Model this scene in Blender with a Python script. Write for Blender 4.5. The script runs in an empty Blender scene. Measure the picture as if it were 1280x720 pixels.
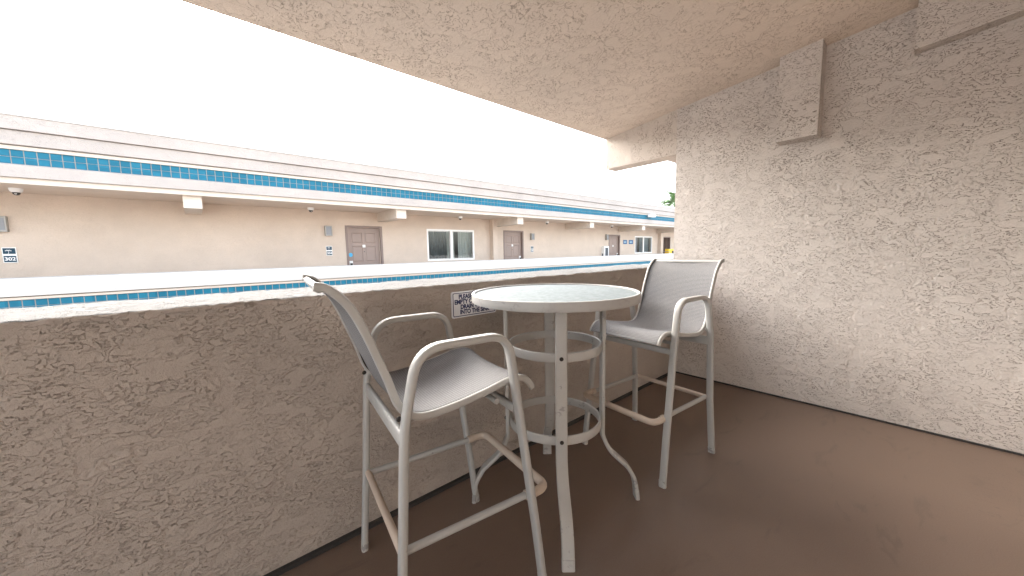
import bpy, bmesh, math, random
from mathutils import Vector, Matrix
random.seed(7)
PI = math.pi
R = math.radians
scene = bpy.context.scene
COL = scene.collection

# ------------------------------------------------------------------ helpers
def link(name, bm, mat=None, parent=None, smooth=False, bevel=0.0, segs=2, angle=35):
    me = bpy.data.meshes.new(name)
    if bevel > 0:
        es = [e for e in bm.edges if len(e.link_faces) == 2 and e.calc_face_angle(0) > R(50)]
        bmesh.ops.bevel(bm, geom=es, offset=bevel, segments=segs, affect='EDGES', profile=0.5)
    bmesh.ops.recalc_face_normals(bm, faces=bm.faces)
    bm.to_mesh(me); bm.free()
    o = bpy.data.objects.new(name, me); COL.objects.link(o)
    if mat:
        for m in (mat if isinstance(mat, (list, tuple)) else [mat]):
            me.materials.append(m)
    if smooth or bevel > 0:
        for p in me.polygons: p.use_smooth = True
        me.set_sharp_from_angle(angle=R(angle))
    if parent: o.parent = parent
    return o

def tag(o, label=None, cat=None, group=None, kind=None):
    if label: o['label'] = label
    if cat: o['category'] = cat
    if group: o['group'] = group
    if kind: o['kind'] = kind
    return o

def thing(name, label, cat, loc=(0, 0, 0), rz=0.0, group=None):
    o = bpy.data.objects.new(name, None); COL.objects.link(o)
    o.location = loc; o.rotation_euler = (0, 0, rz); o.empty_display_size = 0.1
    return tag(o, label, cat, group)

def copy_tree(o, parent=None):
    c = o.copy(); COL.objects.link(c)
    if parent: c.parent = parent
    for ch in list(o.children): copy_tree(ch, c)
    return c

def box(bm, x0, x1, y0, y1, z0, z1):
    v = [bm.verts.new(p) for p in ((x0,y0,z0),(x1,y0,z0),(x1,y1,z0),(x0,y1,z0),(x0,y0,z1),(x1,y0,z1),(x1,y1,z1),(x0,y1,z1))]
    for f in ((0,3,2,1),(4,5,6,7),(0,1,5,4),(1,2,6,5),(2,3,7,6),(3,0,4,7)):
        bm.faces.new([v[i] for i in f])

def boxobj(name, dims, mat, parent=None, bevel=0.0, segs=2):
    bm = bmesh.new(); box(bm, *dims)
    return link(name, bm, mat, parent, bevel=bevel, segs=segs)

def prism_x(bm, prof, x0, x1):
    """closed (y, z) outline pushed along x"""
    a = [bm.verts.new((x0, y, z)) for y, z in prof]; b = [bm.verts.new((x1, y, z)) for y, z in prof]
    n = len(prof)
    for i in range(n): bm.faces.new((a[i], a[(i+1) % n], b[(i+1) % n], b[i]))
    bm.faces.new(a[::-1]); bm.faces.new(b)

def fillet(pts, rad, n=8):
    """round the corners of a polyline; rad: one radius per inner corner"""
    P = [Vector(p) for p in pts]; out = [P[0]]
    for i in range(1, len(P)-1):
        r = rad[i-1] if isinstance(rad, (list, tuple)) else rad
        a = (P[i-1]-P[i]); b = (P[i+1]-P[i]); la, lb = a.length, b.length
        a.normalize(); b.normalize()
        ang = a.angle(b)
        if r <= 0 or ang > PI-0.02: out.append(P[i]); continue
        t = min(r/math.tan(ang/2), la*0.49, lb*0.49)
        s, e = P[i]+a*t, P[i]+b*t
        for k in range(n+1):
            u = k/n
            out.append((1-u)**2*s + 2*u*(1-u)*P[i] + u*u*e)
    out.append(P[-1])
    return out

def rrect(w, h, r, n=3):
    """rounded rectangle outline, w across (side), h in the bending plane"""
    out = []
    for cx, cy, a0 in ((w/2-r, h/2-r, 0), (-w/2+r, h/2-r, 90), (-w/2+r, -h/2+r, 180), (w/2-r, -h/2+r, 270)):
        for k in range(n+1):
            a = R(a0 + 90*k/n); out.append((cx+r*math.cos(a), cy+r*math.sin(a)))
    return out

def circ(r, n=14): return [(r*math.cos(2*PI*k/n), r*math.sin(2*PI*k/n)) for k in range(n)]

def sweep(bm, path, prof, side=None, closed=False, cap=True, scale=None):
    """sweep a profile (side, normal) along a path; side is a fixed side vector, or None to derive one"""
    P = [Vector(p) for p in path]; n = len(P); rings = []
    prev = None
    for i, p in enumerate(P):
        if closed: t = P[(i+1) % n]-P[i-1]
        else: t = P[min(i+1, n-1)]-P[max(i-1, 0)]
        t.normalize()
        if side is not None: s = Vector(side); s = (s - t*s.dot(t)).normalized()
        else:
            ref = prev if prev is not None else (Vector((0,0,1)) if abs(t.z) < .9 else Vector((1,0,0)))
            s = (ref - t*ref.dot(t)).normalized(); prev = s
        nn = s.cross(t)
        k = scale[i] if scale else 1.0
        rings.append([bm.verts.new(p + s*a*k + nn*b*k) for a, b in prof])
    m = len(prof)
    for i in range(n if closed else n-1):
        A, B = rings[i], rings[(i+1) % n]
        for j in range(m): bm.faces.new((A[j], A[(j+1) % m], B[(j+1) % m], B[j]))
    if cap and not closed:
        bm.faces.new(rings[0][::-1]); bm.faces.new(rings[-1])

def lathe(bm, prof, n=24, at=(0,0,0), axis='z'):
    """(r, z) outline turned round an axis"""
    rings = []
    def pt(r, z, a):
        p = (r*math.cos(a), r*math.sin(a), z)
        if axis == 'y': p = (p[0], -p[2], p[1])
        if axis == 'x': p = (p[2], p[0], p[1])
        return (p[0]+at[0], p[1]+at[1], p[2]+at[2])
    for r, z in prof: rings.append([bm.verts.new(pt(max(r, 1e-4), z, 2*PI*k/n)) for k in range(n)])
    for A, B in zip(rings, rings[1:]):
        for k in range(n): bm.faces.new((A[k], A[(k+1) % n], B[(k+1) % n], B[k]))
    bm.faces.new(rings[0][::-1]); bm.faces.new(rings[-1])

# ------------------------------------------------------------------ materials
class NT:
    def __init__(self, name):
        self.m = bpy.data.materials.new(name); self.m.use_nodes = True
        self.t = self.m.node_tree; self.b = self.t.nodes['Principled BSDF']
    def n(self, typ, **kw):
        nd = self.t.nodes.new(typ)
        for k, v in kw.items():
            if k.startswith('i_'): nd.inputs[k[2:].replace('_', ' ')].default_value = v
            else: setattr(nd, k, v)
        return nd
    def l(self, a, b): self.t.links.new(a, b)
    def coord(self, kind='Object', scale=None):
        c = self.n('ShaderNodeTexCoord').outputs[kind]
        if scale:
            mp = self.n('ShaderNodeMapping'); mp.inputs['Scale'].default_value = scale
            self.l(c, mp.inputs['Vector']); return mp.outputs[0]
        return c
    def noise(self, vec, scale, detail=4, rough=.55, dist=0.0):
        nd = self.n('ShaderNodeTexNoise'); nd.inputs['Scale'].default_value = scale
        nd.inputs['Detail'].default_value = detail; nd.inputs['Roughness'].default_value = rough
        nd.inputs['Distortion'].default_value = dist
        self.l(vec, nd.inputs['Vector']); return nd.outputs['Fac']
    def rng(self, x, a, b, c=0.0, d=1.0, smooth=False):
        nd = self.n('ShaderNodeMapRange', interpolation_type='SMOOTHSTEP' if smooth else 'LINEAR')
        for k, v in zip((1, 2, 3, 4), (a, b, c, d)): nd.inputs[k].default_value = v
        self.l(x, nd.inputs[0]); return nd.outputs[0]
    def math(self, op, a, b=None, c=None):
        nd = self.n('ShaderNodeMath', operation=op)
        for i, x in enumerate((a, b, c)):
            if x is None: continue
            if isinstance(x, (int, float)): nd.inputs[i].default_value = x
            else: self.l(x, nd.inputs[i])
        return nd.outputs[0]
    def mix(self, f, a, b):
        nd = self.n('ShaderNodeMix', data_type='RGBA')
        for i, x in ((0, f), (6, a), (7, b)):
            if isinstance(x, (int, float)): nd.inputs[i].default_value = x
            elif isinstance(x, tuple): nd.inputs[i].default_value = (*x, 1) if len(x) == 3 else x
            else: self.l(x, nd.inputs[i])
        return nd.outputs[2]
    def bump(self, h, strength=.5, dist=.01, normal=None):
        nd = self.n('ShaderNodeBump'); nd.inputs['Strength'].default_value = strength
        nd.inputs['Distance'].default_value = dist; self.l(h, nd.inputs['Height'])
        if normal is not None: self.l(normal, nd.inputs['Normal'])
        self.l(nd.outputs[0], self.b.inputs['Normal']); return nd.outputs[0]
    def set(self, color=None, rough=None, metal=None, spec=None, **kw):
        b = self.b
        for key, v in (('Base Color', color), ('Roughness', rough), ('Metallic', metal), ('Specular IOR Level', spec)):
            if v is None: continue
            if isinstance(v, tuple): b.inputs[key].default_value = (*v, 1)
            elif isinstance(v, (int, float)): b.inputs[key].default_value = v
            else: self.l(v, b.inputs[key])
        for k, v in kw.items(): b.inputs[k.replace('_', ' ')].default_value = v
        return self

def stucco(name, col, size=9.0, depth=.004, strength=.8, line=.5, stretch=(1, 1, 1), tone=.07, grainy=1.0):
    """skip-trowelled plaster: flat plateaus whose ragged, broken edges carry painted crevice shade; sandy grain between"""
    t = NT(name); v = t.coord('Object', stretch); raw = t.coord('Object')
    # two trowel directions, one taking over from the other across the surface
    def stroke(rot):
        mp = t.n('ShaderNodeMapping'); mp.inputs['Rotation'].default_value = [R(a) for a in rot]; mp.inputs['Scale'].default_value = (1, .62, 1.45)
        t.l(v, mp.inputs['Vector']); return t.noise(mp.outputs[0], size, 7, .60)
    turn = t.rng(t.noise(raw, size*.22, 2, .5), .48, .52, smooth=True)
    sa, sb = stroke((32, 12, 18)), stroke((-38, -15, 60))
    n1 = t.math('ADD', t.math('MULTIPLY', sa, t.math('SUBTRACT', 1.0, turn)), t.math('MULTIPLY', sb, turn))
    wild = t.noise(raw, size*.30, 3, .5)                    # where the trowel dragged and where it floated smooth
    wild2 = t.noise(raw, size*1.1, 3, .6)
    mask = t.math('MULTIPLY', t.rng(wild, .34, .54, .40, 1.0, True), t.rng(wild2, .37, .50, .05, 1, True))
    h = None; ln = None
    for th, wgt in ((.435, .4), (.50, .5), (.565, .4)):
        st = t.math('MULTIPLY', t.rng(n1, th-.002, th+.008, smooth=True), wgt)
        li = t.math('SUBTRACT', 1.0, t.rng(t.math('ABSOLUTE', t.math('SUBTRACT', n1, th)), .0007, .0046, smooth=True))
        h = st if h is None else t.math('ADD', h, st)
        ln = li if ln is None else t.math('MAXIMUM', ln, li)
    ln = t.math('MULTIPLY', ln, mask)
    grain = t.noise(raw, 260, 2, .7); sand = t.noise(raw, 75, 4, .7)
    h = t.math('MULTIPLY', h, t.rng(mask, 0, 1, .25, 1.0))
    h = t.math('MULTIPLY_ADD', grain, .35*grainy, h)
    h = t.math('MULTIPLY_ADD', sand, .75*grainy, h)
    h = t.math('MULTIPLY_ADD', ln, -.6, h)
    blot = t.noise(raw, 1.3, 5, .6)
    c0 = tuple(x*(1-tone) for x in col); c1 = tuple(min(1, x*(1+tone)) for x in col)
    base = t.mix(t.rng(blot, .3, .7), c0, c1)
    base = t.mix(t.rng(sand, .35, .72, 0, .22), base, tuple(x*.72 for x in col))
    base = t.mix(t.rng(t.noise(raw, 130, 3, .7), .60, .66, 0, .30), base, tuple(x*.6 for x in col))
    crevice_shade = (col[0]*.50, col[1]*.43, col[2]*.365)  # small relief shadow along the trowel crevices, painted into the colour
    base = t.mix(t.math('MULTIPLY', ln, line), base, crevice_shade)
    t.set(base, .92, spec=.2); t.bump(h, strength, depth)
    return t.m

M = {}
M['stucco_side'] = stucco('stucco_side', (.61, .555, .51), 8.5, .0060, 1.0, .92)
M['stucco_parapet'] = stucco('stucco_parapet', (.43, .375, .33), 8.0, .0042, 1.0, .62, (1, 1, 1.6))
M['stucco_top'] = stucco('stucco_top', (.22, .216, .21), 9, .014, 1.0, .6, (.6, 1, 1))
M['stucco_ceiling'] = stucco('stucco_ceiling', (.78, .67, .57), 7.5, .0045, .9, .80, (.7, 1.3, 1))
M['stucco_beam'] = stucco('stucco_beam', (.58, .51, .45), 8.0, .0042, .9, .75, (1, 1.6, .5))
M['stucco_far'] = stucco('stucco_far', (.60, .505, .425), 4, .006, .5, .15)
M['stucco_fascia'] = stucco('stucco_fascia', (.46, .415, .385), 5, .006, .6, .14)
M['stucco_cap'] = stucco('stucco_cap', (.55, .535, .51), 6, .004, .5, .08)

def plain(name, col, rough=.6, var=.06, scale=8, bump=0, metal=0.0, spec=.5, **kw):
    t = NT(name); v = t.coord('Object'); n = t.noise(v, scale, 5, .6)
    t.set(t.mix(t.rng(n, .3, .7), tuple(x*(1-var) for x in col), tuple(min(1, x*(1+var)) for x in col)), rough, metal, spec, **kw)
    if bump: t.bump(t.noise(v, scale*12, 3), .4, bump)
    return t.m

M['trim'] = plain('smooth_trim', (.58, .51, .44), .8)
M['soffit'] = plain('soffit_plaster', (.60, .51, .43), .9, .05, 3)
M['grout'] = plain('tile_grout', (.34, .30, .275), .9)
M['flashing'] = plain('white_flashing', (.78, .79, .79), .45)
M['dark_line'] = plain('dark_sealant', (.03, .027, .025), .8)
M['door'] = plain('taupe_door_paint', (.30, .23, .20), .5, .03)
M['door_frame'] = plain('taupe_frame_paint', (.22, .165, .145), .5, .03)
M['white'] = plain('white_vinyl', (.80, .80, .79), .4, .02)
M['black'] = plain('black_plastic', (.02, .02, .022), .4)
M['steel'] = plain('satin_steel', (.45, .44, .43), .35, .05, metal=.8)
M['lamp_glass'] = plain('frosted_lamp_glass', (.24, .25, .27), .45, .02)
M['lamp_metal'] = plain('lamp_metal', (.34, .33, .31), .5, .03, metal=.2)
M['navy'] = plain('navy_print', (.018, .03, .11), .5, .02)
M['sign_white'] = plain('white_sign_metal', (.80, .81, .84), .35, .03, 20)
M['sign_blue'] = plain('slate_blue_sign', (.008, .045, .08), .7, .03)
M['info_blue'] = plain('bright_blue_sign', (.015, .10, .24), .7, .03)
M['sticker'] = plain('sky_blue_sticker', (.06, .40, .70), .5, .02)
M['yellow'] = plain('yellow_plastic', (.85, .58, .05), .5, .05)
M['curtain'] = plain('pale_curtain', (.55, .56, .53), .9, .05)
M['curtain_dark'] = plain('grey_curtain', (.10, .11, .12), .9, .1)
M['room'] = plain('room_paint', (.16, .15, .14), .9)
M['roofing'] = plain('roof_membrane', (.5, .49, .47), .9)
M['asphalt'] = plain('courtyard_paving', (.32, .30, .28), .9, .12, .6)
M['trunk'] = plain('palm_bark', (.13, .10, .07), .95, .2, 6)
M['frond'] = plain('palm_frond', (.09, .17, .06), .6, .25, 3)

# glazed tiles, each a little different
t = NT('blue_glazed_tile'); v = t.coord('Object')
sn = t.n('ShaderNodeVectorMath', operation='SNAP'); sn.inputs[1].default_value = (.1235, 9, .105)
t.l(v, sn.inputs[0])
wn = t.n('ShaderNodeTexWhiteNoise', noise_dimensions='3D'); t.l(sn.outputs[0], wn.inputs['Vector'])
t.set(t.mix(wn.outputs['Value'], (.006, .115, .185), (.010, .15, .235)), .45, spec=.2)
t.bump(t.noise(v, 30, 3), .15, .004)
M['tile'] = t.m

# deck coating: brown, scuffed, faintly glossy
t = NT('brown_deck_coating'); v = t.coord('Object')
a = t.noise(v, 1.6, 6, .6, .4); b = t.noise(v, 220, 2, .6); c = t.noise(t.coord('Object', (1, 3.2, 1)), 2.6, 5, .65, 1.0)
base = t.mix(t.rng(a, .3, .7), (.140, .094, .069), (.175, .122, .092))
base = t.mix(t.rng(b, .35, .7, 0, .35), base, (.20, .155, .125))
base = t.mix(t.rng(c, .58, .70, 0, .35, True), base, (.095, .068, .052))
vo = t.n('ShaderNodeTexVoronoi'); vo.inputs['Scale'].default_value = 3.1; t.l(v, vo.inputs['Vector'])
base = t.mix(t.rng(vo.outputs['Distance'], .02, .012), base, (.03, .022, .018))
sc = t.noise(t.coord('Object', (9, 1.3, 1)), 3.0, 3, .5, .6)
scm = t.noise(v, 1.1, 2, .5)
scr = t.math('MULTIPLY', t.math('SUBTRACT', 1.0, t.rng(t.math('ABSOLUTE', t.math('SUBTRACT', sc, .5)), .0008, .004, smooth=True)), t.rng(scm, .56, .66, 0, .6, True))
base = t.mix(scr, base, (.05, .036, .028))
t.set(base, t.rng(a, .3, .7, .36, .5), spec=.45)
t.bump(b, .25, .002)
M['floor'] = t.m

def painted(name, col, worn=(.26, .25, .24), amount=.66, rough=.38):
    """off-white painted aluminium, chipped to bare grey metal in places, a little grimy"""
    t = NT(name); v = t.coord('Object')
    p = t.noise(v, 17, 6, .68, .4); q = t.noise(v, 3.1, 4, .55); g = t.noise(v, 60, 4, .6)
    chip = t.math('MULTIPLY', t.rng(p, amount-.015, amount+.012, smooth=True), t.rng(q, .46, .56, smooth=True))
    grime = t.rng(t.noise(v, 6, 6, .65), .48, .75, 0, .28)
    base = t.mix(grime, col, tuple(x*y for x, y in zip(col, (.72, .66, .58))))
    speck = t.math('MULTIPLY', t.rng(g, .70, .74), .7)
    base = t.mix(speck, base, tuple(x*.5 for x in col))
    base = t.mix(chip, base, worn)
    t.set(base, t.rng(p, .3, .7, rough-.06, rough+.12), spec=.5)
    t.bump(t.math('MULTIPLY_ADD', chip, -.6, t.math('MULTIPLY', g, .25)), .3, .0015)
    return t.m
M['frame'] = painted('off_white_painted_aluminium', (.38, .375, .36), amount=.70)
M['table_paint'] = painted('off_white_table_paint', (.40, .39, .37), amount=.60)
M['rim_paint'] = painted('chipped_rim_paint', (.35, .34, .325), (.30, .29, .28), .55)
M['foot_metal'] = painted('scuffed_foot_metal', (.42, .41, .39), amount=.50)
M['sleeve'] = painted('tan_footrest_sleeve', (.52, .43, .35), (.2, .17, .14), .72, .6)
M['bolt'] = plain('rusty_bolt', (.03, .025, .022), .6, metal=.4)

# sling mesh: woven vinyl, fine ribs
t = NT('grey_woven_sling'); uv = t.n('ShaderNodeTexCoord').outputs['UV']
sx = t.n('ShaderNodeSeparateXYZ'); t.l(uv, sx.inputs[0])
wu = t.math('SINE', t.math('MULTIPLY', sx.outputs[0], 2*PI/.0085))
wv = t.math('SINE', t.math('MULTIPLY', sx.outputs[1], 2*PI/.006))
w = t.math('MULTIPLY', wu, wv)
hh = t.math('MULTIPLY_ADD', wu, .8, w)
ob = t.coord('Object'); nz = t.noise(ob, 5, 5, .6); fz = t.noise(ob, 260, 2, .6)
base = t.mix(t.rng(hh, -1.5, 1.5), (.06, .059, .063), (.175, .172, .176))
base = t.mix(t.rng(nz, .4, .75, 0, .35), base, (.15, .14, .135))
base = t.mix(t.rng(fz, .5, .75, 0, .4), base, (.28, .275, .275))
t.set(base, .62, spec=.35); t.bump(hh, .5, .0012)
M['sling'] = t.m

# obscure table glass: pebbled, milky
t = NT('pebbled_table_glass'); v = t.coord('Object')
vo = t.n('ShaderNodeTexVoronoi', feature='SMOOTH_F1'); vo.inputs['Scale'].default_value = 95; t.l(v, vo.inputs['Vector'])
n = t.noise(v, 45, 4, .6)
t.set(t.mix(t.rng(n, .35, .65), (.13, .155, .160), (.19, .22, .225)), .6, spec=.10, Transmission_Weight=.15)
t.bump(t.math('MULTIPLY_ADD', n, .5, vo.outputs['Distance']), .55, .003)
M['glass_top'] = t.m

# window glass
t = NT('window_glass'); t.set((.85, .9, .9), .02, spec=.5, Transmission_Weight=1.0, IOR=1.45)
M['pane'] = t.m

# ------------------------------------------------------------------ measurements (metres)
H_CAM = 1.226
XW = 3.489          # face of the side wall
YP, YPO = 1.572, 2.03   # parapet inner and outer faces
PT = 1.067          # parapet height
XL, YB = -3.1, -1.45    # unseen left end, kept open for fill light, and rear wall of the balcony
YE = 2.382          # edge of the roof overhang
def zc(y): return 2.43 + (YE-y)*.114    # underside of the sloping roof

# ------------------------------------------------------------------ near balcony
bm = bmesh.new(); box(bm, XL, XW+.3, YB-.2, YPO, -.30, 0)
floor = tag(link('floor', bm, M['floor']), kind='structure')
bm = bmesh.new()
box(bm, XL, XW-.012, YP-.020, YP+.002, .002, .020)
box(bm, XW-.012, XW+.002, YB, YP-.020, .002, .012)
link('joint_strip', bm, M['dark_line'], floor)

bm = bmesh.new()
prism_x(bm, [(YE, zc(YE)), (YE, zc(YE)+.16), (YB-.2, zc(YB-.2)+.16), (YB-.2, zc(YB-.2))], XL-.2, 9.0)
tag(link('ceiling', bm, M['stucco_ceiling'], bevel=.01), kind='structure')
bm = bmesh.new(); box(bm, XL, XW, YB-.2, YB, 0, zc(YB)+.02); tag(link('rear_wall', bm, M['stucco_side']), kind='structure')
bm = bmesh.new(); box(bm, XL-.2, 9.0, YB-.1, YPO-.05, -6.2, -.31); tag(link('lower_wall', bm, M['stucco_far']), kind='structure')

# parapet: a finely divided, hand-trowelled top so its edges run uneven
par = thing('parapet_wall', 'low tan stucco balcony wall with rough pale top edge behind the bar table', 'parapet', (0, YP, 0))
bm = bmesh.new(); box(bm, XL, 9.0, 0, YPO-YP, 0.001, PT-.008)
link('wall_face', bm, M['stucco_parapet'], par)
bm = bmesh.new()
from mathutils import noise as mnoise
nx, ring = 1500, []
prof = [(-.0015, PT-.016), (-.0015, PT-.006), (0.002, PT-.002), (.008, PT)] + [(.016+(YPO-YP-.032)*k/16, PT) for k in range(1, 17)] + [(YPO-YP-.004, PT-.004), (YPO-YP+.004, PT-.016), (YPO-YP+.004, PT-.05)]
x0, x1 = XL, XW+.0
for i in range(nx+1):
    x = x0 + (x1-x0)*i/nx; rr = []
    for j, (y, z) in enumerate(prof):
        p = Vector((x*9, y*22, z*22))
        d = mnoise.fractal(p, 1.0, 2.0, 4)*.0042 + mnoise.noise(p*4.0)*.0020
        edge = 1.0 if j < 4 or j > 19 else .8
        low = mnoise.fractal(Vector((x*6, 3.3, 0)), 1, 2, 5)*.006 if j == 0 else 0
        rr.append(bm.verts.new((x, y - (d*edge if j < 3 else 0) + (d*edge if j > 19 else 0), z + d*edge + low)))
    ring.append(rr)
for A, B in zip(ring, ring[1:]):
    for j in range(len(prof)-1): bm.faces.new((A[j], A[j+1], B[j+1], B[j])).material_index = 0 if j > 1 else 1
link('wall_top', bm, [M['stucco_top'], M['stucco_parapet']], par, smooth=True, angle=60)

# side wall with its rafter ends
sw = thing('stucco_wall', 'tall pale stucco side wall with three rafter ends, right of the chairs', 'wall', (XW, 0, 0))
bm = bmesh.new()
yw = 1.60
v0 = [(YB-.2, .0), (yw, .0), (yw, zc(yw)+.01), (YB-.2, zc(YB-.2)+.01)]
a = [bm.verts.new((0, y, z)) for y, z in v0]; b = [bm.verts.new((.28, y, z)) for y, z in v0]
for i in range(4): bm.faces.new((a[i], a[(i+1) % 4], b[(i+1) % 4], b[i]))
bm.faces.new(a[::-1]); bm.faces.new(b)
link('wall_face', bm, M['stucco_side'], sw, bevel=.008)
def beam(name, prof, xa, xb, mat=M['stucco_beam'], bev=.009):
    bm = bmesh.new()
    prism_x(bm, prof, xa, xb); return link(name, bm, mat, sw, bevel=bev, segs=3)
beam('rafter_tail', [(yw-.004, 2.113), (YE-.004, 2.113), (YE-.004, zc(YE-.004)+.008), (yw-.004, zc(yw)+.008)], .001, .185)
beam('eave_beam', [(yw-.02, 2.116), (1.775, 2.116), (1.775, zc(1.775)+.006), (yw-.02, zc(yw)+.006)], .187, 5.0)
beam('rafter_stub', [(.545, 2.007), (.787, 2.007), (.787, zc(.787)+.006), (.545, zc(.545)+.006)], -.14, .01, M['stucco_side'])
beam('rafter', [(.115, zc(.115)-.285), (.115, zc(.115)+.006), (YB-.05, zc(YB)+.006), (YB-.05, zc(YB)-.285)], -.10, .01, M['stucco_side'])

# ------------------------------------------------------------------ courtyard ground
bm = bmesh.new()
vs = [bm.verts.new(p) for p in ((-900, -900, -6.2), (900, -900, -6.2), (900, 900, -6.2), (-900, 900, -6.2))]; bm.faces.new(vs)
tag(link('ground', bm, M['asphalt']), kind='structure')

# ------------------------------------------------------------------ motel wing across the courtyard
BX0, BX1 = -9.0, 27.0
YW = 10.42; K = YW/10.6
def kx(x): return x*K
def kz(z): return H_CAM + (z-H_CAM)*K
SOF = 2.392
mot = thing('motel_building', 'two-tone beige stucco motel wing with blue tile bands and taupe doors across the courtyard', 'building', (0, 0, 0))

doors = [(3.148, 4.176, 2.032), (8.857, 9.898, 2.036), (15.849, 16.876, 1.99)]
doors = [(kx(a), kx(b), kz(c)) for a, b, c in doors]
open_door = (kx(21.62), kx(22.617), kz(1.96))
wins = [(kx(5.634), kx(7.484), kz(.965), kz(2.004)), (kx(18.355), kx(20.276), kz(.985), kz(1.95))]
holes = [(a, b, -.2, c) for a, b, c in doors] + [(open_door[0], open_door[1], -.2, open_door[2])] + [(a, b, c, d) for a, b, c, d in wins]

def holed_wall(bm, x0, x1, z0, z1, yf, yb, holes):
    xs = sorted({x0, x1, *[h[0] for h in holes], *[h[1] for h in holes]})
    zs = sorted({z0, z1, *[h[2] for h in holes], *[h[3] for h in holes]})
    cache = {}
    def V(x, y, z):
        k = (round(x, 4), round(y, 4), round(z, 4))
        if k not in cache: cache[k] = bm.verts.new((x, y, z))
        return cache[k]
    def solid(i, j):
        if i < 0 or j < 0 or i >= len(xs)-1 or j >= len(zs)-1: return False
        cx, cz = (xs[i]+xs[i+1])/2, (zs[j]+zs[j+1])/2
        return not any(h[0] < cx < h[1] and h[2] < cz < h[3] for h in holes)
    for i in range(len(xs)-1):
        for j in range(len(zs)-1):
            if not solid(i, j): continue
            a, b, c, d = xs[i], xs[i+1], zs[j], zs[j+1]
            bm.faces.new((V(a,yf,c), V(b,yf,c), V(b,yf,d), V(a,yf,d)))
            bm.faces.new((V(a,yb,c), V(a,yb,d), V(b,yb,d), V(b,yb,c)))
            if not solid(i-1, j): bm.faces.new((V(a,yf,c), V(a,yf,d), V(a,yb,d), V(a,yb,c)))
            if not solid(i+1, j): bm.faces.new((V(b,yf,c), V(b,yb,c), V(b,yb,d), V(b,yf,d)))
            if not solid(i, j-1): bm.faces.new((V(a,yf,c), V(a,yb,c), V(b,yb,c), V(b,yf,c)))
            if not solid(i, j+1): bm.faces.new((V(a,yf,d), V(b,yf,d), V(b,yb,d), V(a,yb,d)))
bm = bmesh.new(); holed_wall(bm, BX0, BX1, -.25, SOF+.05, YW, YW+.16, holes); link('wall', bm, M['stucco_far'], mot)
bm = bmesh.new(); box(bm, BX0, BX1, YW+.16, YW+6, -6.2, -.26); box(bm, BX0, BX1, YW, YW+.159, -6.2, -.262); link('lower_wall', bm, M['stucco_far'], mot)
# rooms behind the openings
def room(x0, x1, z0, z1):
    bm = bmesh.new(); y0, y1 = YW+.162, YW+3.2
    v = [bm.verts.new(p) for p in ((x0,y0,z0),(x1,y0,z0),(x1,y1,z0),(x0,y1,z0),(x0,y0,z1),(x1,y0,z1),(x1,y1,z1),(x0,y1,z1))]
    for f in ((0,1,2,3),(4,7,6,5),(1,5,6,2),(2,6,7,3),(3,7,4,0)): bm.faces.new([v[i] for i in f])
    link('room_lining', bm, M['room'], mot)
room(4.9, 7.6, -.25, 2.35); room(17.3, 20.3, -.25, 2.35); room(20.9, 23.2, -.25, 2.35)
bm = bmesh.new(); box(bm, BX0, BX1, 9.05, YW+.15, -.30, -.26+.2); link('walkway_slab', bm, M['soffit'], mot)
bm = bmesh.new(); box(bm, BX0, BX1, 9.06, YW+6, SOF, SOF+.10); link('soffit', bm, M['soffit'], mot)
# fascia, bottom to top
bm = bmesh.new(); box(bm, BX0, BX1, 9.0, 9.06, 2.375, 2.462); box(bm, BX0, BX1, 8.985, 9.06, 2.872, 2.925); link('trim', bm, M['trim'], mot, bevel=.006)
bm = bmesh.new()
prism_x(bm, [(9.06, 2.465), (8.955, 2.465), (8.955, 2.640), (8.985, 2.660), (9.06, 2.660)], BX0, BX1)
prism_x(bm, [(9.06, 2.928), (8.945, 2.940), (8.945, 3.138), (9.06, 3.138)], BX0, BX1)
prism_x(bm, [(9.06, 3.141), (8.905, 3.150), (8.905, 3.345), (9.06, 3.345)], BX0, BX1)
link('fascia', bm, M['stucco_fascia'], mot, bevel=.008)
bm = bmesh.new(); prism_x(bm, [(9.2, 3.348), (8.885, 3.348), (8.885, 3.356), (8.875, 3.362), (8.875, 3.412), (8.9, 3.418), (9.2, 3.418)], BX0, BX1); link('flashing', bm, M['flashing'], mot)
bm = bmesh.new(); box(bm, BX0, BX1, 9.062, YW+6, SOF+.102, 3.346); link('roof', bm, M['roofing'], mot)
# tile bands: grout backing and separate raised tiles
P = .1235
bm = bmesh.new(); box(bm, BX0, BX1, 9.012, 9.058, 2.661, 2.871); box(bm, BX0, BX1, 9.014, 9.06, .36, .630); link('grout_backing', bm, M['grout'], mot)
bm = bmesh.new()
n = int((BX1-BX0)/P)
for i in range(n):
    x = BX0+i*P
    for z in (2.662, 2.767): box(bm, x+.006, x+P-.006, 9.006+random.uniform(-.001, .001), 9.03, z+.004, z+.101)
link('tile_band', bm, M['tile'], mot, bevel=.003, segs=1)
bm = bmesh.new()
for i in range(n):
    x = BX0+i*P+.02
    for z in (.525, .420): box(bm, x+.006, x+P-.006, 9.008+random.uniform(-.001, .001), 9.03, z+.004, z+.101)
link('tile_band', bm, M['tile'], mot, bevel=.003, segs=1)
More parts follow.
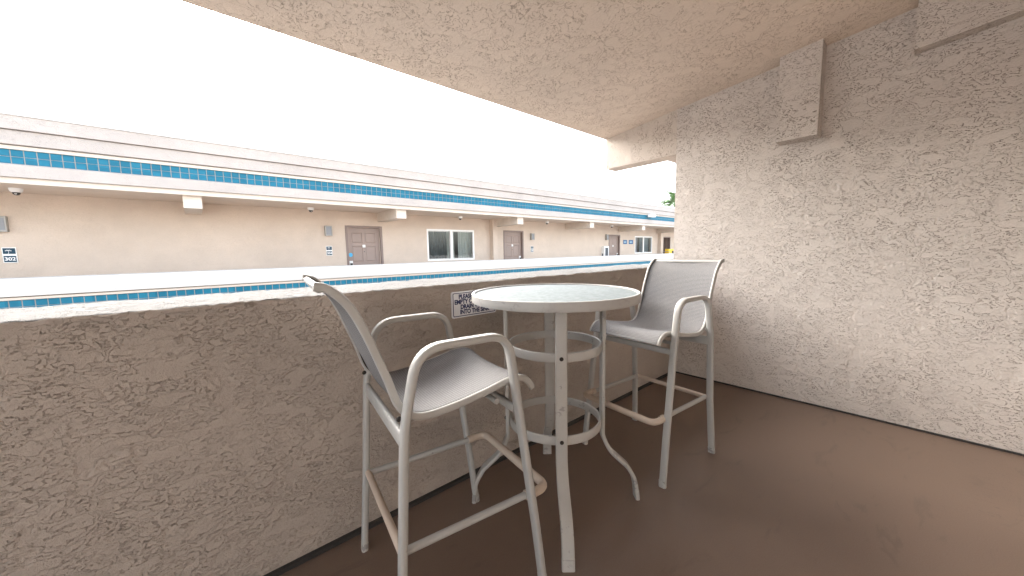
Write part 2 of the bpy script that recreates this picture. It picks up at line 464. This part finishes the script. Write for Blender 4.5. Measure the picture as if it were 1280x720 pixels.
# parapet
bm = bmesh.new()
prism_x(bm, [(8.955, .690), (8.955, .945), (8.970, .962), (9.40, .962), (9.40, .690)], BX0, BX1); link('parapet_cap', bm, M['stucco_cap'], mot, bevel=.012)
bm = bmesh.new(); box(bm, BX0, BX1, 8.99, 9.06, .634, .672); link('trim', bm, M['trim'], mot, bevel=.005)
bm = bmesh.new(); box(bm, BX0, BX1, 9.062, 9.36, -.25, .688); box(bm, BX0, BX1, 8.96, 9.06, -.6, .358); link('parapet', bm, M['stucco_far'], mot)
bm = bmesh.new(); box(bm, BX0, BX1, 8.96, 9.4, -3.2, -2.0); link('lower_parapet', bm, M['stucco_far'], mot)
# rafters carrying the soffit, pilasters
for i, xc in enumerate((-8.15, -4.05, .02, 4.125, 8.36, 12.38, 16.55, 20.6, 24.7)):
    boxobj('rafter', (xc-.135, xc+.135, 9.085, YW+.02, 2.145, SOF+.004), M['trim'], mot, .012)
for xa, xb in ((8.06, 8.26), (20.62, 20.92)):
    boxobj('pilaster', (xa, xb, 10.22, YW+.05, -.06, SOF+.003), M['stucco_far'], mot, .01)

def make_door(x0, x1, zt, handle_left=True, sticker=False):
    yf = YW+.085
    fr = bmesh.new()
    box(fr, x0-.004, x0+.055, YW-.012, YW+.15, -.06, zt); box(fr, x1-.055, x1+.004, YW-.012, YW+.15, -.06, zt); box(fr, x0+.055, x1-.055, YW-.012, YW+.15, zt-.055, zt+.003)
    dr = thing_part('door', mot)
    bm = bmesh.new()
    a, b, z0, z1 = x0+.058, x1-.058, -.05, zt-.058
    w = b-a
    xs = [a, a+.13*w, a+.46*w, a+.54*w, a+.87*w, b]
    zs = [z0, z0+.22, z0+.92, z0+1.06, z1-.50, z1-.42, z1-.13, z1]
    V = [[bm.verts.new((x, yf, z)) for x in xs] for z in zs]
    panels = []
    for j in range(len(zs)-1):
        for i in range(len(xs)-1):
            f = bm.faces.new((V[j][i], V[j][i+1], V[j+1][i+1], V[j+1][i]))
            if i in (1, 3) and j in (1, 3, 5): panels.append(f)
    for f in bm.faces: f.normal_update()
    bmesh.ops.inset_individual(bm, faces=panels, thickness=.02, depth=-.014)
    bmesh.ops.inset_individual(bm, faces=panels, thickness=.035, depth=.010)
    me = dr.data; bm.normal_update(); bm.to_mesh(me); bm.free(); me.materials.append(M['door'])
    link('door_frame', fr, M['door_frame'], dr, bevel=.004)
    hx = a+.07 if handle_left else b-.07
    bm = bmesh.new(); box(bm, hx-.045, hx+.045, yf-.018, yf-.001, .90, 1.05); link('lock_plate', bm, M['white'], dr, bevel=.006)
    bm = bmesh.new(); box(bm, hx-.03, hx+.03, yf-.05, yf-.019, .92, .985); link('handle', bm, M['black'], dr, bevel=.008)
    cx = (a+b)/2
    bm = bmesh.new(); box(bm, cx-.04, cx+.04, yf-.006, yf+.002, zs[4]+.02-.06, zs[4]+.075-.04); link('number_plate', bm, M['white'], dr)
    bm = bmesh.new(); lathe(bm, [(.012, 0), (.012, .006)], 10, (cx, yf-.004, zs[4]-.16), 'y'); link('peephole', bm, M['black'], dr)
    if sticker:
        bm = bmesh.new(); lathe(bm, [(.055, 0), (.055, .003)], 20, (a+.07, yf-.001, 1.215), 'y'); link('sticker', bm, M['sticker'], dr)
    return dr
def thing_part(name, parent):
    o = bpy.data.objects.new(name, bpy.data.meshes.new(name)); COL.objects.link(o); o.parent = parent; return o
make_door(*doors[0], True, True); make_door(*doors[1], False); make_door(*doors[2], False)

def make_window(x0, x1, z0, z1):
    w = .05; xm = (x0+x1)/2
    bm = bmesh.new(); ya, yb = YW-.015, YW+.07
    box(bm, x0, x1, ya, yb, z0, z0+w); box(bm, x0, x1, ya, yb, z1-w, z1)
    box(bm, x0, x0+w, ya, yb, z0+w, z1-w); box(bm, x1-w, x1, ya, yb, z0+w, z1-w)
    box(bm, xm-.045, xm+.045, ya+.01, yb, z0+w, z1-w)
    wn = link('window', bm, M['white'], mot, bevel=.004)
    bm = bmesh.new()
    for a, b, y in ((x0+w, xm-.045, YW+.05), (xm+.045, x1-w, YW+.03)):
        box(bm, a, a+.022, y-.006, y+.014, z0+w, z1-w); box(bm, b-.022, b, y-.006, y+.014, z0+w, z1-w)
        box(bm, a+.022, b-.022, y-.006, y+.014, z0+w, z0+w+.022); box(bm, a+.022, b-.022, y-.006, y+.014, z1-w-.022, z1-w)
    link('sash', bm, M['steel'], wn)
    for a, b, y in ((x0+w+.02, xm-.065, YW+.052), (xm+.065, x1-w-.02, YW+.032)):
        bm = bmesh.new(); box(bm, a, b, y, y+.005, z0+w+.02, z1-w-.02); link('pane', bm, M['pane'], wn)
for w in wins: make_window(*w)
bm = bmesh.new(); x0, x1, zt = open_door
box(bm, x0-.004, x0+.055, YW-.012, YW+.15, -.06, zt); box(bm, x1-.055, x1+.004, YW-.012, YW+.15, -.06, zt); box(bm, x0+.055, x1-.055, YW-.012, YW+.15, zt-.055, zt+.003)
link('door_frame', bm, M['door_frame'], mot, bevel=.004)
bm = bmesh.new(); box(bm, x1-.10, x1-.06, YW+.16, YW+.95, -.05, zt-.06); link('door', bm, M['door'], mot, bevel=.004)

def curtain(label, x0, x1, z0, z1, y, mat, amp=.03, wl=.11, name='curtain'):
    bm = bmesh.new(); n = int((x1-x0)/.012); top = []; bot = []
    ph = random.uniform(0, 6)
    for s in (0, .004):
        tr, br = [], []
        for i in range(n+1):
            x = x0+(x1-x0)*i/n
            yy = y + amp*math.sin(2*PI*x/wl+ph+.7*math.sin(x*9)) + s
            tr.append(bm.verts.new((x, yy, z1))); br.append(bm.verts.new((x+.01*math.sin(x*30), yy, z0)))
        top.append(tr); bot.append(br)
    for i in range(n):
        for k in (0, 1): bm.faces.new((bot[k][i], bot[k][i+1], top[k][i+1], top[k][i]))
    return tag(link(name, bm, mat, smooth=True), label, 'curtain', 'curtains behind the motel windows')
W = wins[0]; xm = (W[0]+W[1])/2
curtain('dark grey curtain behind left pane of the larger, nearer white window', W[0]-.02, xm, W[2]-.1, W[3]+.1, YW+.30, M['curtain_dark'])
curtain('pale drape drawn at right side behind the nearer white window', xm+.42, W[1]+.05, W[2]-.1, W[3]+.1, YW+.26, M['curtain'])
curtain('narrow pale drape at middle of the nearer white window', xm-.02, xm+.30, W[2]-.1, W[3]+.1, YW+.34, M['curtain'], .035, .09)
W = wins[1]; xm = (W[0]+W[1])/2
curtain('pale lilac drape gathered left behind the smaller, farther white window', W[0]-.02, xm-.3, W[2]-.1, W[3]+.1, YW+.24, plain('lilac_curtain', (.42, .38, .42), .9))
curtain('blue-grey closed drape behind right pane of the farther white window', xm-.02, W[1]+.05, W[2]-.1, W[3]+.1, YW+.26, plain('slate_curtain', (.30, .34, .38), .9))

# ------------------------------------------------------------------ fittings on the motel wing
def text(name, s, size, loc, mat, parent=None, rot=(PI/2, 0, 0), align='CENTER', bold=0.0, ext=.0006, sx=1.0):
    cu = bpy.data.curves.new(name, 'FONT'); cu.body = s; cu.size = size; cu.align_x = align; cu.align_y = 'CENTER'
    cu.extrude = ext; cu.offset = bold; cu.materials.append(mat)
    tmp = bpy.data.objects.new(name, cu); COL.objects.link(tmp); bpy.context.view_layer.update()
    me = bpy.data.meshes.new_from_object(tmp.evaluated_get(bpy.context.evaluated_depsgraph_get())); bpy.data.objects.remove(tmp)
    me.name = name; o = bpy.data.objects.new(name, me); COL.objects.link(o); o.location = loc; o.rotation_euler = rot; o.scale = (sx, 1, 1)
    if parent: o.parent = parent
    return o

def wall_lamp(x0, z0, z1, label, w=.165):
    o = thing('wall_lamp', label, 'wall lamp', (x0+w/2, YW, (z0+z1)/2), 0, 'lamps beside the motel doors')
    h = (z1-z0)/2
    boxobj('back_plate', (-w/2+.008, w/2-.008, -.02, .004, -h+.008, h-.008), M['lamp_metal'], o, .004)
    boxobj('lamp_shade', (-w/2+.022, w/2-.022, -.095, -.021, -h+.028, h-.028), M['lamp_glass'], o, .006)
    for z in (-h, h-.026): boxobj('band', (-w/2, w/2, -.103, -.0, z, z+.026), M['lamp_metal'], o, .004)
    for x in (-w/2, w/2-.018): boxobj('side_bar', (x, x+.018, -.100, -.002, -h+.027, h-.027), M['lamp_metal'], o, .003)
wall_lamp(kx(-2.442)-.165, kz(1.73), kz(1.995), 'silver wall lamp above the room sign numbered 302')
wall_lamp(kx(2.62), kz(1.735), kz(2.0), 'silver wall lamp left of the taupe door with the blue sticker')
wall_lamp(kx(10.27), kz(1.685), kz(1.945), 'silver wall lamp right of the door beside the pilaster')
wall_lamp(kx(15.53), kz(1.715), kz(1.995), 'silver wall lamp just left of the farthest closed taupe door')

def room_sign(x0, z0, z1, num, label):
    w = .135; h = (z1-z0)/2
    o = thing('room_sign', label, 'sign', (x0+w/2, YW, (z0+z1)/2), 0, 'room signs on the motel wall')
    boxobj('back_plate', (-w/2-.008, w/2+.008, -.014, .003, -h-.008, h+.008), M['white'], o, .003)
    boxobj('lower_panel', (-w/2+.002, w/2-.002, -.019, -.0142, -h+.004, -.012), M['sign_blue'], o)
    boxobj('upper_panel', (-w/2+.002, w/2-.002, -.019, -.0142, .022, h-.004), M['sign_blue'], o)
    # a small palm-island emblem: trunk, fronds, dune
    bm = bmesh.new(); sweep(bm, [(-.012, -.0195, .024), (-.004, -.0195, .05), (-.008, -.0195, .078)], rrect(.004, .002, .0005), (1, 0, 0))
    for a in (20, 60, 120, 160, 200, 340):
        sweep(bm, [(-.008, -.0195, .078), (-.008+.02*math.cos(R(a)), -.0195, .080+.014*math.sin(R(a))), (-.008+.036*math.cos(R(a)), -.0195, .074+.012*math.sin(R(a)))], rrect(.005, .002, .0005), (0, 0, 1))
    link('emblem', bm, M['white'], o)
    bm = bmesh.new(); lathe(bm, [(.030, 0), (.030, .0058)], 20, (.0, -.0142, .006), 'y')
    for v in bm.verts: v.co.z = max(-.012, min(.022, v.co.z))
    link('crest', bm, M['white'], o)
    if num: text('number', num, .080, (0, -.0198, -h/2-.006), M['white'], o, bold=.0022)
room_sign(kx(-2.545), kz(1.200), kz(1.452), '302', 'blue and white room sign reading 302')
room_sign(kx(2.635), kz(1.217), kz(1.456), '304', 'small blue room sign left of the door with the blue sticker')
room_sign(kx(10.30), kz(1.19), kz(1.425), '306', 'small blue room sign right of the door beside the pilaster')

for i, (xa, xb, lab) in enumerate(((17.189, 17.549, 'square bright blue notice nearer the farthest closed door'), (17.744, 18.159, 'square bright blue notice nearer the farther white window'))):
    xa, xb, z0, z1 = kx(xa), kx(xb), kz(1.516), kz(1.731)
    o = thing('blue_notice', lab, 'sign', ((xa+xb)/2, YW, (z0+z1)/2), 0, 'pair of blue notices on the motel wall')
    w, h = (xb-xa)/2, (z1-z0)/2
    boxobj('panel', (-w, w, -.014, .003, -h, h), M['info_blue'], o, .003)
    bm = bmesh.new()
    for z in (h*.35, -h*.05, -h*.35): box(bm, -w*.75, w*.6, -.0165, -.0142, z-.010, z+.010)
    link('stripe', bm, plain('pale_blue_print', (.35, .5, .62), .5), o)

def dome_camera(x, y, label):
    o = thing('security_camera', label, 'camera', (x, y, SOF), 0, 'dome cameras under the motel soffit')
    bm = bmesh.new(); lathe(bm, [(.075, .003), (.075, -.012), (.066, -.05), (.05, -.062), (.05, -.064)][::-1], 24); link('housing', bm, M['white'], o, smooth=True)
    bm = bmesh.new(); lathe(bm, [(.001, -.112), (.022, -.108), (.038, -.092), (.045, -.066)], 20); link('dome', bm, M['black'], o, smooth=True)
    bm = bmesh.new(); lathe(bm, [(.014, 0), (.014, .004)], 12, (0, -.036, -.088), 'y'); link('lens_ring', bm, M['steel'], o)
dome_camera(-2.12, 9.75, 'white dome camera under the soffit above the 302 sign')
for x, lab in ((2.20, 'small dome camera under the soffit above the door with the blue sticker'), (6.55, 'small dome camera under the soffit above the nearer white window'), (10.65, 'small dome camera under the soffit right of the pilaster door lamp'), (15.2, 'small dome camera under the soffit above the farthest closed door')):
    dome_camera(x, 10.0, lab)

# extinguisher cabinet
cx0, cx1, cz0, cz1 = kx(15.20), kx(15.62), kz(.62), kz(1.40)
o = thing('extinguisher_cabinet', 'white wall cabinet with grey glazed door left of the farthest closed door', 'cabinet', ((cx0+cx1)/2, YW, cz0))
w = (cx1-cx0)/2; h = cz1-cz0
bm = bmesh.new(); box(bm, -w, w, -.16, .004, 0, h); link('case', bm, M['white'], o, bevel=.006)
bm = bmesh.new()
box(bm, -w+.02, w-.02, -.18, -.161, .02, .07); box(bm, -w+.02, w-.02, -.18, -.161, h-.07, h-.02); box(bm, -w+.02, -w+.08, -.18, -.161, .07, h-.07); box(bm, w-.08, w-.02, -.18, -.161, .07, h-.07)
link('door_frame', bm, M['white'], o)
bm = bmesh.new(); box(bm, -w+.08, w-.08, -.172, -.162, .07, h-.07); link('glazing', bm, M['curtain_dark'], o)
bm = bmesh.new(); box(bm, -w-.006, -w-.001, -.12, -.05, .12, h-.35); link('side_slot', bm, M['curtain_dark'], o)

# floodlight clipped to the tile band
o = thing('floodlight', 'small white twin floodlight fixed over the far end of the blue tile band', 'floodlight', (16.82, 9.0, 2.83))
boxobj('bracket', (-.05, .05, -.10, .004, -.05, .05), M['white'], o, .005)
for x in (-.12, .12):
    boxobj('lamp_head', (x-.11, x+.11, -.26, -.10, -.06, .075), M['white'], o, .012)

# yellow cart seen over the parapet
o = thing('cleaning_cart', 'yellow bagged cleaning cart standing in the open motel doorway', 'cart', (21.35, 10.05, -.06))
boxobj('tray', (-.42, .42, -.22, .22, .12, .20), M['black'], o, .01)
for sgn in (-1, 1):
    bm = bmesh.new(); sweep(bm, fillet([(sgn*.42, -.2, .18), (sgn*.42, -.2, 1.12), (sgn*.42, .2, 1.12), (sgn*.42, .2, .18)], .05), circ(.015, 8)); link('handle_frame', bm, M['steel'], o, smooth=True)
bm = bmesh.new()
n = 16; rings = []
for z, k in ((.2, .82), (.5, .95), (.85, 1.0), (1.10, .97), (1.26, .92)):
    rings.append([bm.verts.new((.34*k*math.copysign(abs(math.cos(a))**.5, math.cos(a)), .18*k*math.copysign(abs(math.sin(a))**.5, math.sin(a)), z+.02*math.sin(3*a+z*9))) for a in [2*PI*j/n+.1 for j in range(n)]])
for A, B in zip(rings, rings[1:]):
    for j in range(n): bm.faces.new((A[j], A[(j+1) % n], B[(j+1) % n], B[j]))
bm.faces.new(rings[0][::-1]); bm.faces.new(rings[-1])
link('bag', bm, M['yellow'], o, smooth=True)
boxobj('pocket', (-.02, .26, -.215, -.175, .98, 1.16), M['black'], o, .01)
lg = None
for x in (-.38, .38):
    for y in (-.18, .18):
        bm = bmesh.new(); lathe(bm, [(.06, -.015), (.06, .015)], 14, (x, y, .06), 'y'); link('wheel', bm, M['black'], o, smooth=True)

# ------------------------------------------------------------------ palm beyond the roof
px, py, zg, zt = 43.7, 20.0, -6.2, 6.45
palm = thing('palm_tree', 'green fan of palm fronds rising behind the far end of the motel roof', 'palm tree', (px, py, zg))
bm = bmesh.new()
path = [(.25*math.sin(k*.3), .1*math.sin(k*.4), (zt-zg)*k/14) for k in range(15)]
sweep(bm, path, circ(.22, 14), scale=[1.5 if k == 0 else 1.12-.02*k for k in range(15)]); link('trunk', bm, M['trunk'], palm, smooth=True)
bm = bmesh.new(); top = Vector(path[-1])
def frond(az, el, L):
    d = Vector((math.cos(az), math.sin(az), 0)); pts = []
    n = 16
    for k in range(n+1):
        u = k/n; e = el - 1.5*u*u
        if k == 0: p = top.copy()
        else: p = pts[-1] + (d*math.cos(e)+Vector((0, 0, math.sin(e))))*(L/n)
        pts.append(p)
    sweep(bm, pts, circ(.025, 5), scale=[1-.8*k/n for k in range(n+1)])
    s = Vector((-d.y, d.x, 0))
    for k in range(3, n):
        for f in (0, .5):
            b = pts[k].lerp(pts[k+1], f); tn = (pts[k+1]-pts[k]).normalized()
            ll = .62*math.sin(PI*min(1, (k+f)/n*.9+.12))+.1
            for sg in (-1, 1):
                tip = b + (s*sg*.75+tn*.65+Vector((0, 0, -.25+random.uniform(-.15, .15))))*ll
                wv = tn*.035
                v = [bm.verts.new(q) for q in (b-wv, b+wv, b.lerp(tip, .5)+wv*1.2, tip, b.lerp(tip, .5)-wv*1.2)]
                bm.faces.new(v)
for i in range(24):
    frond(i*2.399, R(random.uniform(-25, 80)), random.uniform(1.9, 2.6))
link('crown', bm, M['frond'], palm)

# ------------------------------------------------------------------ sign on the parapet
sg = thing('notice_sign', 'white notice with navy border and PLEASE lettering on the parapet behind the table', 'sign', (1.0995, YP-.004, .957))
sw_, sh_ = .287, .137
def rr_plate(bm, w, h, r, y0, y1, hole=None):
    o1 = rrect(w, h, r, 5)
    a = [bm.verts.new((x, y0, z)) for x, z in o1]; b = [bm.verts.new((x, y1, z)) for x, z in o1]; n = len(a)
    if hole:
        o2 = rrect(hole[0], hole[1], hole[2], 5)
        c = [bm.verts.new((x, y0, z)) for x, z in o2]; d = [bm.verts.new((x, y1, z)) for x, z in o2]
        for i in range(n):
            j = (i+1) % n
            bm.faces.new((a[i], a[j], c[j], c[i])); bm.faces.new((b[i], d[i], d[j], b[j]))
            bm.faces.new((a[i], b[i], b[j], a[j])); bm.faces.new((c[i], c[j], d[j], d[i]))
    else:
        bm.faces.new(a); bm.faces.new(b[::-1])
        for i in range(n): bm.faces.new((a[i], b[i], b[(i+1) % n], a[(i+1) % n]))
bm = bmesh.new(); rr_plate(bm, sw_, sh_, .010, -.003, .003); link('plate', bm, M['sign_white'], sg)
bm = bmesh.new(); rr_plate(bm, sw_-.014, sh_-.014, .007, -.0042, -.0031, (sw_-.021, sh_-.021, .005)); link('border', bm, M['navy'], sg)
for k, s in enumerate(('PLEASE DO NOT', 'EMPTY COOLERS OR', 'DRAIN WATER', 'INTO THE SINK')):
    text('lettering', s, .0315, (0, -.0036, .040-.0268*k), M['navy'], sg, bold=.0013, sx=.86)

# ------------------------------------------------------------------ bar table
TB = Vector((1.244, 1.127, 0))
tab = thing('bar_table', 'round white bar-height table with pebbled glass top between the two tall chairs', 'table', TB)
RT, HT = .382, 1.040
bm = bmesh.new()
sec = [(RT, HT-.039), (RT+.0015, HT-.036), (RT+.002, HT-.020), (RT+.0015, HT-.003), (RT-.002, HT), (RT-.010, HT), (RT-.013, HT-.002), (RT-.013, HT-.014), (RT-.030, HT-.014), (RT-.030, HT-.018), (RT-.014, HT-.018), (RT-.014, HT-.036), (RT-.016, HT-.039)]
n = 96; rings = [[bm.verts.new((r*math.cos(2*PI*k/n), r*math.sin(2*PI*k/n), z)) for r, z in sec] for k in range(n)]
for k in range(n):
    A, B = rings[k], rings[(k+1) % n]
    for j in range(len(sec)): bm.faces.new((A[j], A[(j+1) % len(sec)], B[(j+1) % len(sec)], B[j]))
link('table_rim', bm, M['rim_paint'], tab, smooth=True, angle=30)
bm = bmesh.new(); lathe(bm, [(RT-.0145, HT-.0135), (RT-.0145, HT-.008), (RT-.017, HT-.006)], 96); link('glass_top', bm, M['glass_top'], tab, smooth=True, angle=30)
for i in range(4):
    a = R(-41 + 90*i); d = Vector((math.cos(a), math.sin(a), 0)); s = Vector((-d.y, d.x, 0))
    rad = [(RT-.04, HT-.028), (.232, HT-.030), (.229, .90), (.229, .335), (.262, .255), (.352, .170), (.390, .105), (.403, .001)]
    pts = [d*r + Vector((0, 0, z)) for r, z in rad]
    path = fillet(pts, [.02, .3, .10, .2, .10, .15], 7)
    bm = bmesh.new(); sweep(bm, path, rrect(.050, .019, .006), s)
    leg = link('leg', bm, M['table_paint'], tab, smooth=True, angle=50)
    bm = bmesh.new(); sweep(bm, [d*.3995+Vector((0, 0, .045)), d*.403+Vector((0, 0, 0))], rrect(.0515, .0205, .006), s)
    link('foot_cap', bm, M['foot_metal'], leg, smooth=True, angle=50)
    for z in (.784, .425):
        bm = bmesh.new(); lathe(bm, [(.0085, 0), (.0085, .003), (.005, .006)], 12)
        mt = Matrix.Translation(d*.2385+Vector((0, 0, z))) @ d.to_track_quat('Z', 'Y').to_matrix().to_4x4()
        bmesh.ops.transform(bm, matrix=mt, verts=bm.verts); link('bolt', bm, M['bolt'], leg, smooth=True)
for z in (.782, .420):
    bm = bmesh.new(); path = [(.213*math.cos(2*PI*k/64), .213*math.sin(2*PI*k/64), z) for k in range(64)]
    sweep(bm, path, rrect(.041, .010, .004), (0, 0, 1), closed=True); link('ring', bm, M['table_paint'], tab, smooth=True, angle=50)

# ------------------------------------------------------------------ tall sling chairs
YF, YR = .256, .224
def make_chair(label):
    o = thing('bar_chair', label, 'chair', (0, 0, 0), 0, 'tall sling chairs at the bar table')
    # side frames: foot, leg, arm, leg in one bent flat tube
    prof = [(.256, .004), (.228, .24), (.163, .72), (.128, .955), (-.175, .955), (-.222, .73), (-.246, .33), (-.268, .004)]
    for sg in (-1, 1):
        pts = []
        for x, z in prof:
            y = YF + (.012 if z < .1 else .008 if z < .3 else 0)
            pts.append((x, sg*y, z))
        path = fillet(pts, [.5, .8, .085, .10, .6, .6], 9)
        bm = bmesh.new(); sweep(bm, path, rrect(.036, .024, .009), (0, 1, 0))
        f = link('side_frame', bm, M['frame'], o, smooth=True, angle=50)
        for x, z in ((prof[0]), (prof[-1])):
            x2 = x-.003 if x > 0 else x+.003
            bm = bmesh.new(); sweep(bm, [(x2, sg*(YF+.010), .034), (x, sg*(YF+.012), .0)], rrect(.0375, .0255, .009), (0, 1, 0))
            link('foot_cap', bm, M['foot_metal'], f, smooth=True, angle=50)
    # sling rails: back flowing into the seat, rolled at both ends
    ctrl = [(-.418, 1.148), (-.385, 1.138), (-.340, 1.090), (-.300, 1.005), (-.255, .880), (-.222, .785), (-.165, .742), (-.06, .745), (.06, .765), (.15, .785), (.205, .782), (.238, .757), (.250, .735)]
    P = [Vector((x, 0, z)) for x, z in ctrl]; rail = []
    for i in range(len(P)-1):
        p0, p1, p2, p3 = P[max(i-1, 0)], P[i], P[i+1], P[min(i+2, len(P)-1)]
        for k in range(6):
            u = k/6
            rail.append(.5*((2*p1)+(-p0+p2)*u+(2*p0-5*p1+4*p2-p3)*u*u+(-p0+3*p1-3*p2+p3)*u**3))
    rail.append(P[-1])
    for sg in (-1, 1):
        bm = bmesh.new(); sweep(bm, [(p.x, sg*YR, p.z) for p in rail], rrect(.0135, .023, .005), (0, 1, 0))
        rl = link('sling_rail', bm, M['frame'], o, smooth=True, angle=50)
        bm = bmesh.new(); sweep(bm, [(p.x, sg*(YR-.007), p.z) for p in rail], rrect(.003, .008, .001), (0, 1, 0)); link('spline_groove', bm, M['dark_line'], rl)
    # sling cloth
    bm = bmesh.new(); uvl = bm.loops.layers.uv.new('UVMap'); nv = 24; grid = []; arc = 0
    for i, p in enumerate(rail):
        if i: arc += (rail[i]-rail[i-1]).length
        tn = (rail[min(i+1, len(rail)-1)]-rail[max(i-1, 0)]).normalized(); nrm = Vector((-tn.z, 0, tn.x))
        if nrm.z < 0 and p.z < .8: nrm = -nrm
        if p.z >= .8 and nrm.x < 0: nrm = -nrm
        row = []
        for k in range(nv+1):
            y = -YR+.0075 + (2*YR-.015)*k/nv; q = y/(YR-.01)
            sag = .014*(1-q*q) * (1 if 3 < i < len(rail)-4 else .2)
            off = .010 - .011*max(0, min(1, (p.z-.78)/.12))
            row.append((bm.verts.new(Vector((p.x, y, p.z)) + nrm*(off+.0015-sag)), bm.verts.new(Vector((p.x, y, p.z)) + nrm*(off-.0015-sag)), (arc, y)))
        grid.append(row)
    for A, B in zip(grid, grid[1:]):
        for k in range(nv):
            for lay in (0, 1):
                q = ((A[k], A[k+1], B[k+1], B[k]) if lay == 0 else (A[k], B[k], B[k+1], A[k+1]))
                f = bm.faces.new([w[lay] for w in q])
                for lp, w in zip(f.loops, q): lp[uvl].uv = w[2]
    for edge in (grid[0], grid[-1]):
        for k in range(nv): bm.faces.new((edge[k][0], edge[k+1][0], edge[k+1][1], edge[k][1]))
    link('sling', bm, M['sling'], o, smooth=True, angle=80)
    def tube(name, pts, r, mat=M['frame'], fil=0, flat=None):
        bm = bmesh.new()
        path = fillet(pts, fil, 8) if fil else pts
        if flat: sweep(bm, path, rrect(flat[0], flat[1], min(flat)*.4), (0, 0, 1))
        else: sweep(bm, path, circ(r, 14))
        return link(name, bm, mat, o, smooth=True, angle=50)
    tube('back_bar', [(-.406, -YR+.01, 1.140), (-.406, YR-.01, 1.140)], .0105)
    tube('cross_tube', [(.160, -YF+.008, .690), (.160, YF-.008, .690)], 0, flat=(.032, .018))
    tube('cross_tube', [(.10, -YF+.03, .722), (.10, YF-.03, .722)], .010)
    tube('cross_tube', [(-.222, -YF+.008, .690), (-.222, YF-.008, .690)], 0, flat=(.050, .020))
    for sg in (-1, 1):
        tube('bracket', [(-.215, sg*(YF-.005), .742), (-.205, sg*(YR+.008), .765)], .009)
    # footrest: sleeved round tube bowed past the front legs, side rails and rear rail
    tube('footrest', [(.222, -YF+.014, .345), (.300, -YF+.020, .345), (.300, YF-.020, .345), (.222, YF-.014, .345)], .0165, M['sleeve'], .075)
    for sg in (-1, 1):
        tube('side_stretcher', [(.215, sg*(YF-.022), .345), (-.236, sg*(YF-.022), .345)], .0125)
        bm = bmesh.new(); sweep(bm, [(.232, sg*(YF-.021), .345), (.205, sg*(YF-.022), .345)], circ(.0172, 14)); link('sleeve_end', bm, M['sleeve'], o, smooth=True, angle=50)
    tube('rear_stretcher', [(-.240, -YF+.01, .345), (-.240, YF-.01, .345)], .0125, M['sleeve'])
    for sg in (-1, 1):
        bm = bmesh.new(); lathe(bm, [(.008, 0), (.008, .003), (.005, .006)], 12, (-.232, sg*(YF-.013), .76), 'y'); link('bolt', bm, M['bolt'], o)
    return o

c1 = make_chair('tall grey sling chair left of the table, nearest, its back toward the left')
c1.location = (.6567, 1.1566, 0); c1.rotation_euler = (0, 0, -.1401)
c2 = copy_tree(c1)
c2.location = (1.9955, 1.0548, 0); c2.rotation_euler = (0, 0, 3.0498)
c2['label'] = 'tall grey sling chair right of the table, its back toward the side wall'

# ------------------------------------------------------------------ light
SUN_EL, SUN_AZ = 30, 359        # azimuth measured from +Y clockwise: beyond the motel wing, to the left
w = bpy.data.worlds.new('World'); scene.world = w; w.use_nodes = True
nt = w.node_tree; bg = nt.nodes['Background']
sky = nt.nodes.new('ShaderNodeTexSky'); sky.sky_type = 'NISHITA'; sky.sun_disc = False
sky.sun_elevation = R(SUN_EL); sky.sun_rotation = R(SUN_AZ); sky.dust_density = 4; sky.air_density = 1.2
hs = nt.nodes.new('ShaderNodeHueSaturation'); hs.inputs['Saturation'].default_value = .42
nt.links.new(sky.outputs[0], hs.inputs['Color']); nt.links.new(hs.outputs[0], bg.inputs['Color'])
bg.inputs['Strength'].default_value = .15
sl = bpy.data.lights.new('sun', 'SUN'); sl.energy = .5; sl.angle = R(60); sl.color = (1, .985, .965)
so = bpy.data.objects.new('sun', sl); COL.objects.link(so)
az, el = R(SUN_AZ), R(SUN_EL)
sd = Vector((math.sin(az)*math.cos(el), math.cos(az)*math.cos(el), math.sin(el)))
so.rotation_euler = sd.to_track_quat('Z', 'Y').to_euler(); so.location = (0, -5, 12)

# ------------------------------------------------------------------ camera
cam = bpy.data.cameras.new('camera'); co = bpy.data.objects.new('camera', cam); COL.objects.link(co); scene.camera = co
cam.sensor_width = 36; cam.lens = 448/1280*36; cam.clip_start = .05; cam.clip_end = 3000
yaw, pitch, roll = .71735, .10138, .01857
fw = Vector((math.sin(yaw)*math.cos(pitch), math.cos(yaw)*math.cos(pitch), -math.sin(pitch)))
r0 = Vector((math.cos(yaw), -math.sin(yaw), 0)); d0 = fw.cross(r0)
rt = r0*math.cos(roll) + d0*math.sin(roll); dn = -r0*math.sin(roll) + d0*math.cos(roll)
up = -dn
mt = Matrix(((rt.x, up.x, -fw.x, 0), (rt.y, up.y, -fw.y, 0), (rt.z, up.z, -fw.z, H_CAM), (0, 0, 0, 1)))
co.matrix_world = mt

vs = scene.view_settings; vs.view_transform = 'Standard'; vs.look = 'None'; vs.gamma = 1; vs.use_curve_mapping = False
vs.exposure = 3.06
scene.render.engine = 'CYCLES'; scene.cycles.use_denoising = True
scene.cycles.max_bounces = 12; scene.cycles.diffuse_bounces = 8
